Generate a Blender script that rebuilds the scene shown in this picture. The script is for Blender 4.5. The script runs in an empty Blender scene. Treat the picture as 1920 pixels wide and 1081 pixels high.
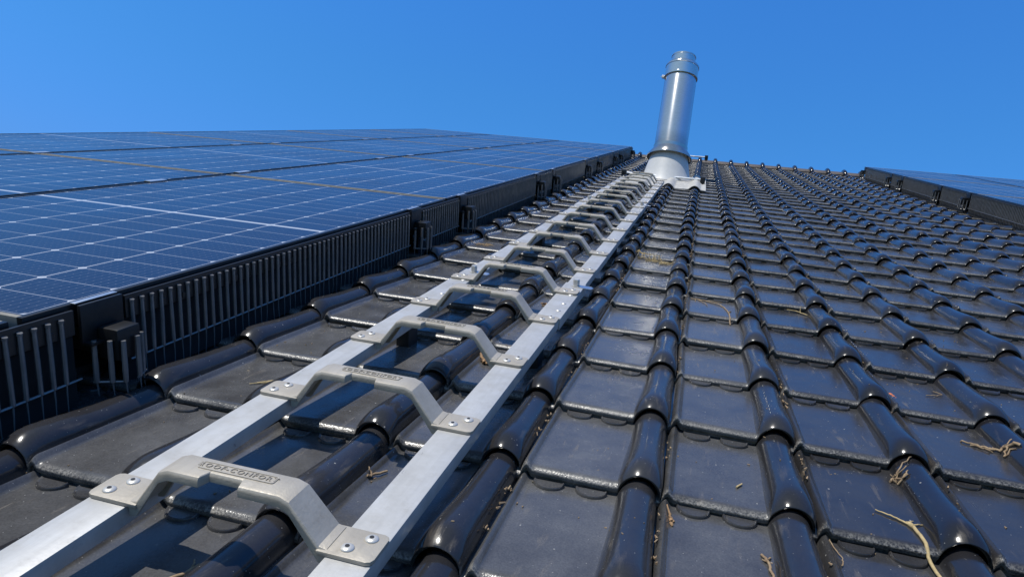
import bpy, bmesh, math, random
from mathutils import Vector, Matrix, noise
random.seed(7)
R = math.radians
scene = bpy.context.scene

# ------------------------------------------------------------------ frame of the roof
S = 0.205                      # metres per tile width; roof coordinates (u across, v up the slope, w off the roof) are in tile widths
PITCH = R(24.0)
EAVE_Z = 5.2
MROOF = Matrix.Translation((0, 0, EAVE_Z)) @ Matrix.Rotation(PITCH, 4, 'X')
GAUGE = 1.2183                 # tile length showing, in tile widths
RIDGE_V = 44.3

def rp(u, v, w):               # roof coordinates -> roof-frame metres
    return Vector((u*S, v*S, w*S))

# ------------------------------------------------------------------ camera, sky, sun, exposure
cam_d = bpy.data.cameras.new('camera'); cam = bpy.data.objects.new('camera', cam_d)
scene.collection.objects.link(cam); scene.camera = cam
cam_d.sensor_width = 36.0; cam_d.lens = 1286.75/1920*36.0
cam_d.clip_start = 0.02; cam_d.clip_end = 3000
rx = Vector((0.96119, 0.13570, -0.24020)); ry = Vector((0.26580, -0.22231, 0.93804)); rz = Vector((0.07389, -0.96549, -0.24975))
right = Vector((0.9611912, 0.2658039, 0.0738903)); down = Vector((0.1356978, -0.2223121, -0.9654861)); fwd = Vector((-0.2402032, 0.9380435, -0.2497535))
mc = Matrix((( right.x, -down.x, -fwd.x, 1.10993*S), (right.y, -down.y, -fwd.y, -4.33140*S), (right.z, -down.z, -fwd.z, 2.36229*S), (0, 0, 0, 1)))
cam.matrix_world = MROOF @ mc

SUN_U, SUN_V = -0.33, 0.0      # lean of the sun off the roof's normal
sun_dir = (MROOF.to_3x3() @ Vector((SUN_U, SUN_V, 1.0))).normalized()
sun_el = math.asin(sun_dir.z); sun_az = math.atan2(sun_dir.x, sun_dir.y)
world = bpy.data.worlds.new('World'); scene.world = world; world.use_nodes = True
wn = world.node_tree; wn.nodes.clear()
sky = wn.nodes.new('ShaderNodeTexSky'); sky.sky_type = 'NISHITA'; sky.sun_disc = False
sky.sun_elevation = sun_el; sky.sun_rotation = sun_az
sky.altitude = 0; sky.air_density = 3.0; sky.dust_density = 0.0; sky.ozone_density = 10.0
bg = wn.nodes.new('ShaderNodeBackground'); bg.inputs['Strength'].default_value = 0.10
wo = wn.nodes.new('ShaderNodeOutputWorld')
tint = wn.nodes.new('ShaderNodeMix'); tint.data_type = 'RGBA'; tint.blend_type = 'MULTIPLY'; tint.inputs[0].default_value = 1.0; tint.inputs[7].default_value = (0.25, 0.75, 1.58, 1)   # deep clear-day blue
# the sky pales towards the sun
tc = wn.nodes.new('ShaderNodeTexCoord'); dt = wn.nodes.new('ShaderNodeVectorMath'); dt.operation = 'DOT_PRODUCT'; dt.inputs[1].default_value = sun_dir
mr = wn.nodes.new('ShaderNodeMapRange'); mr.interpolation_type = 'SMOOTHSTEP'; mr.inputs[1].default_value = 0.36; mr.inputs[2].default_value = 0.95
pal = wn.nodes.new('ShaderNodeMix'); pal.data_type = 'RGBA'; pal.inputs[6].default_value = (0.27, 0.76, 1.58, 1); pal.inputs[7].default_value = (0.95, 0.90, 0.92, 1)
wn.links.new(tc.outputs['Generated'], dt.inputs[0]); wn.links.new(dt.outputs['Value'], mr.inputs[0]); wn.links.new(mr.outputs[0], pal.inputs[0]);
sx = wn.nodes.new('ShaderNodeSeparateXYZ'); mz = wn.nodes.new('ShaderNodeMapRange'); mz.interpolation_type = 'SMOOTHSTEP'
mz.inputs[1].default_value = 0.42; mz.inputs[2].default_value = -0.02
low = wn.nodes.new('ShaderNodeMix'); low.data_type = 'RGBA'; low.inputs[7].default_value = (0.30, 0.66, 2.35, 1)        # keeps the low sky blue
wn.links.new(tc.outputs['Generated'], sx.inputs[0]); wn.links.new(sx.outputs[2], mz.inputs[0]); wn.links.new(mz.outputs[0], low.inputs[0])
wn.links.new(pal.outputs[2], low.inputs[6]); wn.links.new(low.outputs[2], tint.inputs[7])
wn.links.new(sky.outputs[0], tint.inputs[6]); wn.links.new(tint.outputs[2], bg.inputs['Color']); wn.links.new(bg.outputs[0], wo.inputs['Surface'])
sd = bpy.data.lights.new('sun', 'SUN'); sd.energy = 4.7; sd.angle = R(0.53); sd.color = (1.0, 0.96, 0.89)
sun = bpy.data.objects.new('sun', sd); scene.collection.objects.link(sun)
sun.rotation_euler = sun_dir.to_track_quat('Z', 'Y').to_euler(); sun.location = (0, 0, 30)
vs = scene.view_settings; vs.view_transform = 'Standard'; vs.look = 'None'; vs.exposure = 0.0; vs.gamma = 1.0
vs.use_curve_mapping = False

# ------------------------------------------------------------------ material helpers
class NT:
    def __init__(s, name):
        s.m = bpy.data.materials.new(name); s.m.use_nodes = True
        s.t = s.m.node_tree; s.n = s.t.nodes; s.n.clear()
        s.out = s.n.new('ShaderNodeOutputMaterial'); s.b = s.n.new('ShaderNodeBsdfPrincipled')
        s.t.links.new(s.b.outputs[0], s.out.inputs['Surface'])
    def put(s, sock, v):
        if hasattr(v, 'is_output'): s.t.links.new(v, sock)
        elif isinstance(v, (tuple, list)): sock.default_value = (*v, 1.0) if len(v) == 3 and sock.type == 'RGBA' else v
        else: sock.default_value = v
    def set(s, **k):
        for a, v in k.items(): s.put(s.b.inputs[a.replace('_', ' ')], v)
    def math(s, op, a, b=0.0, c=0.0, clamp=False):
        x = s.n.new('ShaderNodeMath'); x.operation = op; x.use_clamp = clamp
        s.put(x.inputs[0], a); s.put(x.inputs[1], b); s.put(x.inputs[2], c); return x.outputs[0]
    def mix(s, f, a, b):
        x = s.n.new('ShaderNodeMix'); x.data_type = 'RGBA'
        s.put(x.inputs[0], f); s.put(x.inputs[6], a); s.put(x.inputs[7], b); return x.outputs[2]
    def noise(s, vec, scale, detail=3.0, rough=0.55, w=None, dist=0.0):
        x = s.n.new('ShaderNodeTexNoise'); x.noise_dimensions = '4D' if w is not None else '3D'
        s.put(x.inputs['Vector'], vec); x.inputs['Scale'].default_value = scale; x.inputs['Detail'].default_value = detail
        x.inputs['Roughness'].default_value = rough; x.inputs['Distortion'].default_value = dist
        if w is not None: s.put(x.inputs['W'], w)
        return x.outputs['Fac']
    def voro(s, vec, scale, w=None, rnd=1.0):
        x = s.n.new('ShaderNodeTexVoronoi'); x.voronoi_dimensions = '4D' if w is not None else '3D'
        s.put(x.inputs['Vector'], vec); x.inputs['Scale'].default_value = scale; x.inputs['Randomness'].default_value = rnd
        if w is not None: s.put(x.inputs['W'], w)
        return x
    def ramp(s, f, lo, hi, a=0.0, b=1.0):
        x = s.n.new('ShaderNodeMapRange'); x.clamp = True
        s.put(x.inputs[0], f); x.inputs[1].default_value = lo; x.inputs[2].default_value = hi
        x.inputs[3].default_value = a; x.inputs[4].default_value = b; return x.outputs[0]
    def coord(s, scale=None):
        c = s.n.new('ShaderNodeTexCoord').outputs['Object']
        if scale:
            m = s.n.new('ShaderNodeMapping'); m.inputs['Scale'].default_value = scale
            s.t.links.new(c, m.inputs['Vector']); return m.outputs[0]
        return c
    def rand(s): return s.n.new('ShaderNodeObjectInfo').outputs['Random']
    def attr(s, name):
        x = s.n.new('ShaderNodeAttribute'); x.attribute_name = name; return x.outputs['Fac']
    def xyz(s, v):
        x = s.n.new('ShaderNodeSeparateXYZ'); s.put(x.inputs[0], v); return x.outputs
    def bump(s, h, strength, dist=0.001):
        x = s.n.new('ShaderNodeBump'); x.inputs['Strength'].default_value = strength; x.inputs['Distance'].default_value = dist
        s.put(x.inputs['Height'], h); s.t.links.new(x.outputs[0], s.b.inputs['Normal'])

def mat_tile():
    m = NT('glazed_tile'); c = m.coord(); r = m.math('MULTIPLY', m.rand(), 37.0)
    lip = m.attr('lip'); pan = m.attr('pan')
    big = m.noise(c, 14, 4, 0.6, r)
    streak = m.noise(m.coord((70, 9, 40)), 1.0, 4, 0.6, r, 0.4)
    fine = m.noise(c, 420, 2, 0.6, r)
    base = m.mix(m.rand(), (0.009, 0.0085, 0.010), (0.015, 0.0145, 0.017))
    dirt = m.n.new('ShaderNodeObjectInfo').outputs['Color']                # dust on this tile, with some columns' sky reflection painted in
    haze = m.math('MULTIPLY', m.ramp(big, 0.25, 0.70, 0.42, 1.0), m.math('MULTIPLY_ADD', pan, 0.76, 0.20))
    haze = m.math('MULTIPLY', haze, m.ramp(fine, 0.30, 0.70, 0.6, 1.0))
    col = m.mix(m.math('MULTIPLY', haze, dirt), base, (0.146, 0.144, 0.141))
    # dry streaks of dust running down the slope
    sm = m.math('MULTIPLY', m.ramp(streak, 0.58, 0.74), m.ramp(m.noise(c, 22, 2, 0.5, r), 0.42, 0.62))
    sm = m.math('MULTIPLY', sm, m.math('MULTIPLY_ADD', fine, 0.7, 0.3))
    col = m.mix(m.math('MULTIPLY', sm, 0.70), col, (0.22, 0.185, 0.14))
    # pale specks: bird lime, lichen, grains
    v1 = m.voro(c, 95, r); sp = m.ramp(v1.outputs['Distance'], 0.10, 0.16, 1.0, 0.0)
    sel = m.ramp(m.xyz(v1.outputs['Color'])[0], 0.78, 0.80)
    sp = m.math('MULTIPLY', sp, sel)
    v2 = m.voro(c, 260, r); sp2 = m.math('MULTIPLY', m.ramp(v2.outputs['Distance'], 0.14, 0.22, 1.0, 0.0), m.ramp(m.xyz(v2.outputs['Color'])[1], 0.80, 0.82))
    sp = m.math('MAXIMUM', sp, m.math('MULTIPLY', sp2, 0.7))
    col = m.mix(m.math('MULTIPLY', sp, 0.75), col, (0.36, 0.35, 0.33))
    # mossy lip with edge wear; light the edge catches is painted in too
    moss = m.math('MULTIPLY', m.math('MULTIPLY', lip, m.ramp(m.noise(c, 20, 2, 0.5, r), 0.36, 0.60, 0.15, 1.0)), m.ramp(m.noise(c, 130, 3, 0.7, r), 0.36, 0.62))
    mc_ = m.mix(m.ramp(m.noise(c, 60, 2, 0.5, r), 0.4, 0.62), (0.20, 0.18, 0.145), (0.085, 0.085, 0.035))
    col = m.mix(m.math('MULTIPLY', moss, 0.80), col, mc_)
    worn_lit = m.math('MULTIPLY', m.math('MULTIPLY', m.attr('edge'), m.ramp(m.noise(c, 16, 2, 0.5, r), 0.34, 0.62, 0.25, 1.0)), m.ramp(m.noise(c, 340, 3, 0.7, r), 0.42, 0.60))
    col = m.mix(m.math('MULTIPLY', worn_lit, 0.70), col, (0.40, 0.375, 0.33))
    rg = m.math('ADD', m.math('MULTIPLY_ADD', m.rand(), 0.05, m.ramp(big, 0.25, 0.75, 0.10, 0.19)), m.math('MULTIPLY', m.math('ADD', sp, m.math('ADD', moss, m.math('MULTIPLY_ADD', worn_lit, 0.25, sm))), 0.35), clamp=True)
    rg = m.math('ADD', rg, m.math('MULTIPLY', pan, m.ramp(big, 0.25, 0.75, 0.0, 0.12)), clamp=True)
    m.set(Base_Color=col, Roughness=rg, Specular_IOR_Level=0.45)
    h = m.math('ADD', m.math('MULTIPLY', m.noise(c, 55, 2, 0.5, r), 1.0), m.math('MULTIPLY', m.math('MULTIPLY', fine, m.math('MULTIPLY_ADD', m.attr('edge'), 2.4, 0.16)), 1.0))
    h = m.math('ADD', h, m.math('MULTIPLY', m.math('ADD', sp, moss), 0.6))
    m.bump(h, 0.30, 0.0012)
    return m.m

def mat_metal(name, col, rough, dirtcol, dirt=0.35, scratch=0.0, metallic=1.0, bumpy=0.15, dull=0.84):
    m = NT(name); c = m.coord(); r = m.math('MULTIPLY', m.rand(), 19.0)
    n = m.noise(c, 18, 5, 0.6, r); f = m.noise(c, 260, 3, 0.6, r)
    base = m.mix(m.ramp(n, 0.35, 0.7), col, tuple(x*dull for x in col))
    base = m.mix(m.math('MULTIPLY', m.ramp(m.noise(m.coord((90, 5, 90)), 1.0, 4, 0.7, r), 0.45, 0.7), 1-dull), base, tuple(x*0.55 for x in col))
    d = m.math('MULTIPLY', m.ramp(m.noise(c, 45, 5, 0.7, r), 0.50, 0.75), m.ramp(f, 0.35, 0.65))
    base = m.mix(m.math('MULTIPLY', d, dirt), base, dirtcol)
    met = m.math('SUBTRACT', metallic, m.math('MULTIPLY', d, 0.6*metallic), clamp=True)
    if scratch:
        s = m.ramp(m.noise(m.coord((60, 22, 60)), 1.0, 6, 0.75, r, 1.2), 0.665, 0.685)
        base = m.mix(m.math('MULTIPLY', s, scratch), base, (0.10, 0.09, 0.095))
    m.set(Base_Color=base, Metallic=met, Roughness=m.ramp(n, 0.3, 0.7, rough-0.05, rough+0.08))
    m.bump(m.math('ADD', f, n), bumpy, 0.0006)
    return m.m

def mat_plain(name, col, rough, metallic=0.0, var=0.3, spec=0.5, scale=40):
    m = NT(name); c = m.coord(); n = m.noise(c, scale, 4, 0.6, m.math('MULTIPLY', m.rand(), 11.0))
    m.set(Base_Color=m.mix(m.ramp(n, 0.3, 0.7), col, tuple(x*(1-var) for x in col)), Roughness=m.ramp(n, 0.3, 0.7, rough, min(1, rough+0.12)), Metallic=metallic, Specular_IOR_Level=spec)
    m.bump(n, 0.1, 0.0008)
    return m.m

PW, PL = 4.8*S - 0.020, 8.42*S - 0.020     # panel width, length in metres
def mat_cells():
    m = NT('solar_cells'); c = m.coord(); x, y, z = m.xyz(c)
    mg = 0.016; px = (PW - 2*mg)/6.0; gap = 0.014; half = PL/2
    py = (half - mg - gap/2)/10.0
    cx = m.math('DIVIDE', m.math('SUBTRACT', x, mg), px)
    yy = m.math('ABSOLUTE', m.math('SUBTRACT', y, half)); yy = m.math('SUBTRACT', yy, gap/2)
    cy = m.math('DIVIDE', yy, py)
    fx = m.math('MULTIPLY', m.math('ABSOLUTE', m.math('SUBTRACT', cx, m.math('ROUND', cx))), px)      # metres to nearest line
    fy = m.math('MULTIPLY', m.math('ABSOLUTE', m.math('SUBTRACT', cy, m.math('ROUND', cy))), py)
    lx = m.math('LESS_THAN', fx, 0.0015); ly = m.math('LESS_THAN', fy, 0.0009)
    dia = m.math('LESS_THAN', m.math('ADD', fx, fy), 0.0095)
    mid = m.math('LESS_THAN', yy, 0.0)
    ex = m.math('LESS_THAN', m.math('MINIMUM', m.math('SUBTRACT', x, mg), m.math('SUBTRACT', PW-mg, x)), 0.0)
    ey = m.math('LESS_THAN', m.math('MINIMUM', m.math('SUBTRACT', y, mg), m.math('SUBTRACT', PL-mg, y)), 0.0)
    edge = m.math('MAXIMUM', ex, ey)
    line = m.math('MAXIMUM', m.math('MAXIMUM', lx, dia), m.math('MULTIPLY', ly, 0.8))
    line = m.math('MULTIPLY', line, m.math('SUBTRACT', 1.0, edge))
    line = m.math('MAXIMUM', line, m.math('MULTIPLY', mid, m.math('SUBTRACT', 1.0, ex)))
    bb = m.math('MULTIPLY', cx, 10.0)
    fb = m.math('MULTIPLY', m.math('ABSOLUTE', m.math('SUBTRACT', m.math('FRACT', bb), 0.5)), px/10.0)
    bus = m.math('LESS_THAN', fb, 0.0006)
    fd = m.math('ABSOLUTE', m.math('SUBTRACT', m.math('FRACT', m.math('MULTIPLY', cy, 5.0)), 0.5))
    dots = m.math('MULTIPLY', m.math('LESS_THAN', fb, 0.0011), m.math('LESS_THAN', m.math('MULTIPLY', fd, py/5.0), 0.0014))
    n = m.noise(c, 3.0, 3, 0.6, m.math('MULTIPLY', m.rand(), 9.0))
    cell = m.mix(n, (0.007, 0.009, 0.022), (0.011, 0.014, 0.030))
    col = m.mix(m.math('MULTIPLY', bus, 0.13), cell, (0.30, 0.33, 0.40))
    col = m.mix(m.math('MULTIPLY', dots, 0.14), col, (0.5, 0.52, 0.58))
    col = m.mix(m.math('MULTIPLY', line, 0.72), col, (0.55, 0.56, 0.57))
    col = m.mix(m.math('MULTIPLY', edge, 0.9), col, (0.012, 0.016, 0.03))
    v = m.voro(c, 26, m.math('MULTIPLY', m.rand(), 5.0)); sp = m.math('MULTIPLY', m.ramp(v.outputs['Distance'], 0.07, 0.10, 1.0, 0.0), m.ramp(m.xyz(v.outputs['Color'])[0], 0.86, 0.88))
    col = m.mix(m.math('MULTIPLY', sp, 0.7), col, (0.45, 0.44, 0.42))
    dust = m.math('MULTIPLY', m.ramp(m.noise(c, 60, 5, 0.7), 0.35, 0.8), 0.05)
    col = m.mix(dust, col, (0.22, 0.21, 0.20))
    m.set(Base_Color=col, Roughness=m.ramp(n, 0.3, 0.7, 0.14, 0.22), Specular_IOR_Level=0.20)
    m.bump(m.noise(c, 700, 1, 0.5), 0.05, 0.0003)
    return m.m

def mat_twig():
    m = NT('dry_plant'); c = m.coord(); n = m.noise(c, 150, 3, 0.6, m.math('MULTIPLY', m.rand(), 9.0))
    m.set(Base_Color=m.mix(m.ramp(n, 0.3, 0.7), (0.16, 0.10, 0.055), (0.33, 0.24, 0.14)), Roughness=0.8); m.bump(n, 0.5, 0.0006); return m.m

def mat_steel():
    m = NT('stainless_flue'); c = m.coord(); x, y, z = m.xyz(c)
    br = m.noise(m.coord((30, 30, 420)), 1.0, 2, 0.5)                     # fine turned finish
    v = m.voro(m.coord((9, 9, 5)), 1.0); lime = m.math('MULTIPLY', m.ramp(v.outputs['Distance'], 0.16, 0.20, 1.0, 0.0), m.ramp(m.xyz(v.outputs['Color'])[0], 0.80, 0.82))
    soot = m.math('MULTIPLY', m.ramp(z, 0.30, 0.42, 1.0, 0.0), m.ramp(m.noise(c, 9, 4, 0.6), 0.3, 0.7, 0.4, 1.0))
    col = m.mix(m.ramp(br, 0.35, 0.65), (0.70, 0.69, 0.67), (0.62, 0.61, 0.59))
    col = m.mix(m.math('MULTIPLY', soot, 0.55), col, (0.22, 0.17, 0.12))
    col = m.mix(lime, col, (0.7, 0.7, 0.68))
    m.set(Base_Color=col, Metallic=m.math('MULTIPLY_ADD', lime, -0.5, 0.94), Roughness=m.math('MULTIPLY_ADD', lime, 0.5, 0.13))
    return m.m
M = {}
M['tile'] = mat_tile()
M['rail'] = mat_metal('galvanised_rail', (0.54, 0.53, 0.51), 0.44, (0.27, 0.25, 0.22), 0.65, 0.85, 0.40, 0.2, 0.68)
M['cast'] = mat_metal('cast_alloy', (0.44, 0.395, 0.325), 0.46, (0.20, 0.17, 0.13), 0.65, 0.35, 0.25, 0.7, 0.75)
M['cast_dark'] = mat_metal('cast_alloy_letter', (0.30, 0.27, 0.225), 0.55, (0.18, 0.16, 0.13), 0.5, 0.0, 0.25, 0.3)
M['rivet'] = mat_metal('rivet_steel', (0.56, 0.54, 0.50), 0.36, (0.33, 0.30, 0.26), 0.3, 0.0, 0.4)
M['steel'] = mat_steel()
M['cone'] = mat_plain('painted_flue_cone', (0.52, 0.52, 0.51), 0.35, 0.0, 0.12, 0.5)
M['lead'] = mat_plain('pale_flashing', (0.46, 0.445, 0.41), 0.6, 0.0, 0.35, 0.4)
M['cells'] = mat_cells()
M['frame'] = mat_plain('black_frame', (0.012, 0.012, 0.013), 0.32, 0.3, 0.3)
M['dusty'] = mat_plain('pollen_dusted_frame', (0.25, 0.235, 0.20), 0.7, 0.0, 0.4)
M['comb'] = mat_plain('black_comb_plastic', (0.15, 0.15, 0.155), 0.14, 0.0, 0.35, 1.0)
M['strip'] = mat_plain('black_strip_plastic', (0.016, 0.0165, 0.018), 0.3, 0.0, 0.3, 0.6)
M['clamp'] = mat_plain('black_clamp', (0.018, 0.018, 0.019), 0.36, 0.3, 0.4, 0.5)
M['silver'] = mat_metal('bare_aluminium', (0.72, 0.73, 0.74), 0.35, (0.4, 0.38, 0.35), 0.2)
M['twig'] = mat_twig()
M['straw'] = mat_plain('pale_straw', (0.50, 0.38, 0.19), 0.7, 0.0, 0.4, 0.3, 120)
M['leaf'] = mat_plain('dry_leaf', (0.34, 0.21, 0.11), 0.75, 0.0, 0.5, 0.3, 90)
M['terracotta'] = mat_plain('raw_terracotta', (0.55, 0.17, 0.075), 0.85, 0.0, 0.3, 0.2, 200)
M['ridge'] = mat_plain('weathered_ridge', (0.10, 0.082, 0.074), 0.6, 0.0, 0.5)
M['deck'] = mat_plain('black_underlay', (0.010, 0.010, 0.011), 0.9)
M['wall'] = mat_plain('house_brick', (0.30, 0.17, 0.12), 0.85, 0.0, 0.4)
M['grass'] = mat_plain('lawn', (0.05, 0.09, 0.025), 0.95, 0.0, 0.5, 0.2, 0.5)
M['rubber'] = mat_plain('black_rubber_cap', (0.018, 0.018, 0.019), 0.5)

# ------------------------------------------------------------------ mesh helpers
COL = scene.collection
class MB:
    def __init__(s): s.b = bmesh.new()
    def box(s, lo, hi, bev=0.0, seg=2, mtx=None):
        t = bmesh.new(); bmesh.ops.create_cube(t, size=1.0)
        sc = [hi[i]-lo[i] for i in range(3)]; ce = [(hi[i]+lo[i])/2 for i in range(3)]
        for v in t.verts: v.co = Vector([v.co[i]*sc[i]+ce[i] for i in range(3)])
        if bev > 0: bmesh.ops.bevel(t, geom=list(t.edges), offset=bev, segments=seg, profile=0.6, affect='EDGES')
        s._join(t, mtx)
    def prism(s, pts, ax, a, b, bev=0.0, seg=2, mtx=None):      # outline in the plane normal to axis ax, from a to b
        t = bmesh.new()
        def put(p, d): q = list(p); q.insert(ax, d); return t.verts.new(q)
        A = [put(p, a) for p in pts]; B = [put(p, b) for p in pts]; n = len(pts)
        t.faces.new(A[::-1]); t.faces.new(B)
        for i in range(n): t.faces.new((A[i], A[(i+1) % n], B[(i+1) % n], B[i]))
        bmesh.ops.recalc_face_normals(t, faces=t.faces)
        if bev > 0: bmesh.ops.bevel(t, geom=list(t.edges), offset=bev, segments=seg, profile=0.6, affect='EDGES')
        s._join(t, mtx)
    def tube(s, pts, rad, n=8, cap=True):
        P = [Vector(p) for p in pts]; rs = rad if isinstance(rad, (list, tuple)) else [rad]*len(P)
        rings = []; up = Vector((0.13, 0.21, 0.97))
        for i, p in enumerate(P):
            d = (P[min(i+1, len(P)-1)] - P[max(i-1, 0)]).normalized()
            x = d.cross(up)
            if x.length < 1e-3: x = d.cross(Vector((1, 0, 0)))
            x.normalize(); y = d.cross(x)
            rings.append([s.b.verts.new(p + (x*math.cos(2*math.pi*k/n) + y*math.sin(2*math.pi*k/n))*rs[i]) for k in range(n)])
        for a, b in zip(rings, rings[1:]):
            for k in range(n): s.b.faces.new((a[k], a[(k+1) % n], b[(k+1) % n], b[k]))
        if cap: s.b.faces.new(rings[0][::-1]); s.b.faces.new(rings[-1])
    def lathe(s, prof, n=32, origin=(0, 0, 0), close=True):     # prof: (radius, z)
        o = Vector(origin); rings = []
        for r, z in prof:
            rings.append([s.b.verts.new(o + Vector((r*math.cos(2*math.pi*k/n), r*math.sin(2*math.pi*k/n), z))) for k in range(n)])
        for a, b in zip(rings, rings[1:]):
            for k in range(n): s.b.faces.new((a[k], a[(k+1) % n], b[(k+1) % n], b[k]))
        if close: s.b.faces.new(rings[0][::-1]); s.b.faces.new(rings[-1])
    def _join(s, t, mtx=None):
        me = bpy.data.meshes.new('t')
        if mtx is not None: t.transform(mtx)
        t.to_mesh(me); t.free(); s.b.from_mesh(me); bpy.data.meshes.remove(me)
    def mesh(s, name, mat, sharp=35):
        bmesh.ops.recalc_face_normals(s.b, faces=s.b.faces)
        me = bpy.data.meshes.new(name); s.b.to_mesh(me); s.b.free()
        me.materials.append(M[mat] if isinstance(mat, str) else mat)
        me.polygons.foreach_set('use_smooth', [True]*len(me.polygons))
        me.set_sharp_from_angle(angle=R(sharp)); return me

def link(name, me, parent=None):
    o = bpy.data.objects.new(name, me); COL.objects.link(o)
    if parent is not None: o.parent = parent
    return o
def tag(o, label=None, cat=None, group=None, kind=None):
    if label: o['label'] = label
    if cat: o['category'] = cat
    if group: o['group'] = group
    if kind: o['kind'] = kind
    return o
def on_roof(o, u, v, w, rot=None):
    m = MROOF @ Matrix.Translation(rp(u, v, w))
    if rot is not None: m = m @ rot
    o.matrix_world = m; return o
def empty(name, u, v, w, rot=None):
    o = bpy.data.objects.new(name, None); COL.objects.link(o); o.empty_display_size = 0.05
    return on_roof(o, u, v, w, rot)
def copy_tree(o, parent=None):
    c = o.copy(); COL.objects.link(c)
    if parent is not None: c.parent = parent
    for ch in list(o.children): copy_tree(ch, c)
    return c
ORD = ['', 'first', 'second', 'third', 'fourth', 'fifth', 'sixth', 'seventh', 'eighth', 'ninth', 'tenth', 'eleventh', 'twelfth', 'thirteenth', 'fourteenth', 'fifteenth',
       'sixteenth', 'seventeenth', 'eighteenth', 'nineteenth', 'twentieth']
def ordn(n):
    if n <= 20: return ORD[n]
    if n < 30: return 'twenty-' + ORD[n-20]
    if n == 30: return 'thirtieth'
    if n < 40: return 'thirty-' + ORD[n-30]
    return 'fortieth' if n == 40 else 'forty-' + ORD[n-40]
def smooth(a, b, x):
    t = min(1, max(0, (x-a)/(b-a))); return t*t*(3-2*t)

# ------------------------------------------------------------------ ground, house under the roof
g = MB(); g.box((-900, -900, -0.2), (900, 900, 0.0)); go = link('ground', g.mesh('ground', 'grass')); tag(go, kind='structure')
RW, RE, V0 = -22.5*S, 27.5*S, -9.5*S      # roof edges, metres in the roof frame
ridge_z = EAVE_Z + math.sin(PITCH)*RIDGE_V*S; ridge_y = math.cos(PITCH)*RIDGE_V*S
house = bpy.data.objects.new('house', None); COL.objects.link(house); house.location = (0, 0, 0)
tag(house, 'house under the black tiled roof, its brick walls below the eaves', 'house')
d = MB()
deck = [(RW, V0), (RE, V0), (RE, RIDGE_V*S), (RW, RIDGE_V*S)]
d.prism(deck, 2, -0.30*S-0.06, -0.30*S)
dm = d.mesh('roof_deck', 'deck'); dk = link('roof_deck', dm, house); dk.matrix_world = MROOF
b = MB()
y0 = V0*math.cos(PITCH); z0 = EAVE_Z + V0*math.sin(PITCH)
bk = [(ridge_y, ridge_z-0.09), (ridge_y*2-y0, z0-0.09), (ridge_y*2-y0, z0-0.16), (ridge_y, ridge_z-0.16)]
b.prism(bk, 0, RW, RE); link('rear_roof_slope', b.mesh('rear_roof_slope', 'deck'), house)
b = MB()
b.prism([(y0+0.4, 0.0), (ridge_y*2-y0-0.4, 0.0), (ridge_y*2-y0-0.4, z0-0.05), (ridge_y, ridge_z-0.25), (y0+0.4, z0-0.05)], 0, RW+0.3, RE-0.3)
link('wall', b.mesh('wall', 'wall'), house)

# ------------------------------------------------------------------ the roof tile
PAN0, PSLOPE = -0.076, -0.086/GAUGE
def tile_h(s_or_x, v, isroll):
    pan = PAN0 + PSLOPE*v
    nose = 1 - smooth(0.10, 1.0, v)
    hw = 0.133 + 0.019*nose - 0.008*max(0, 1-v/0.10)**2
    crest = pan + 0.138 + 0.024*(1 - smooth(0.14, 0.80, v))
    if isroll:
        s = s_or_x; x = s*hw; a = abs(s)
        rh = (max(0.0, 1-a*a)**(0.60 if s < 0 else 0.5)) if a < 1 else 0.0
        z = pan + (crest-pan)*rh
        if s < 0:                                                 # fillet into the pan
            f = max(0.0, 1 - abs(a-1.0)/0.30); z += 0.004*f*f
        else: z += 0.028*smooth(0.85, 1.0, a)*0 
    else:
        x = s_or_x; rh = 0.0; z = pan
        rib = math.exp(-((x+0.800)/0.020)**2)*0.030
        z += rib
        z += 0.016*(1 - smooth(-0.79, -0.755, x)) if x > -0.79 else 0.016
        if x < -0.825: z -= 0.060*(1 - smooth(-0.845, -0.825, x))
        ear = math.exp(-((x+0.76)/0.05)**2)*math.exp(-(v/0.06)**2); z += 0.004*ear
    # rounded lower edge
    r_flat = 0.030*max(0, 1-v/0.055)**2.0; r_nose = 0.062*max(0, 1-v/0.18)**2.0
    z -= r_flat*(1-rh) + r_nose*rh
    return x, z, rh
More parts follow.
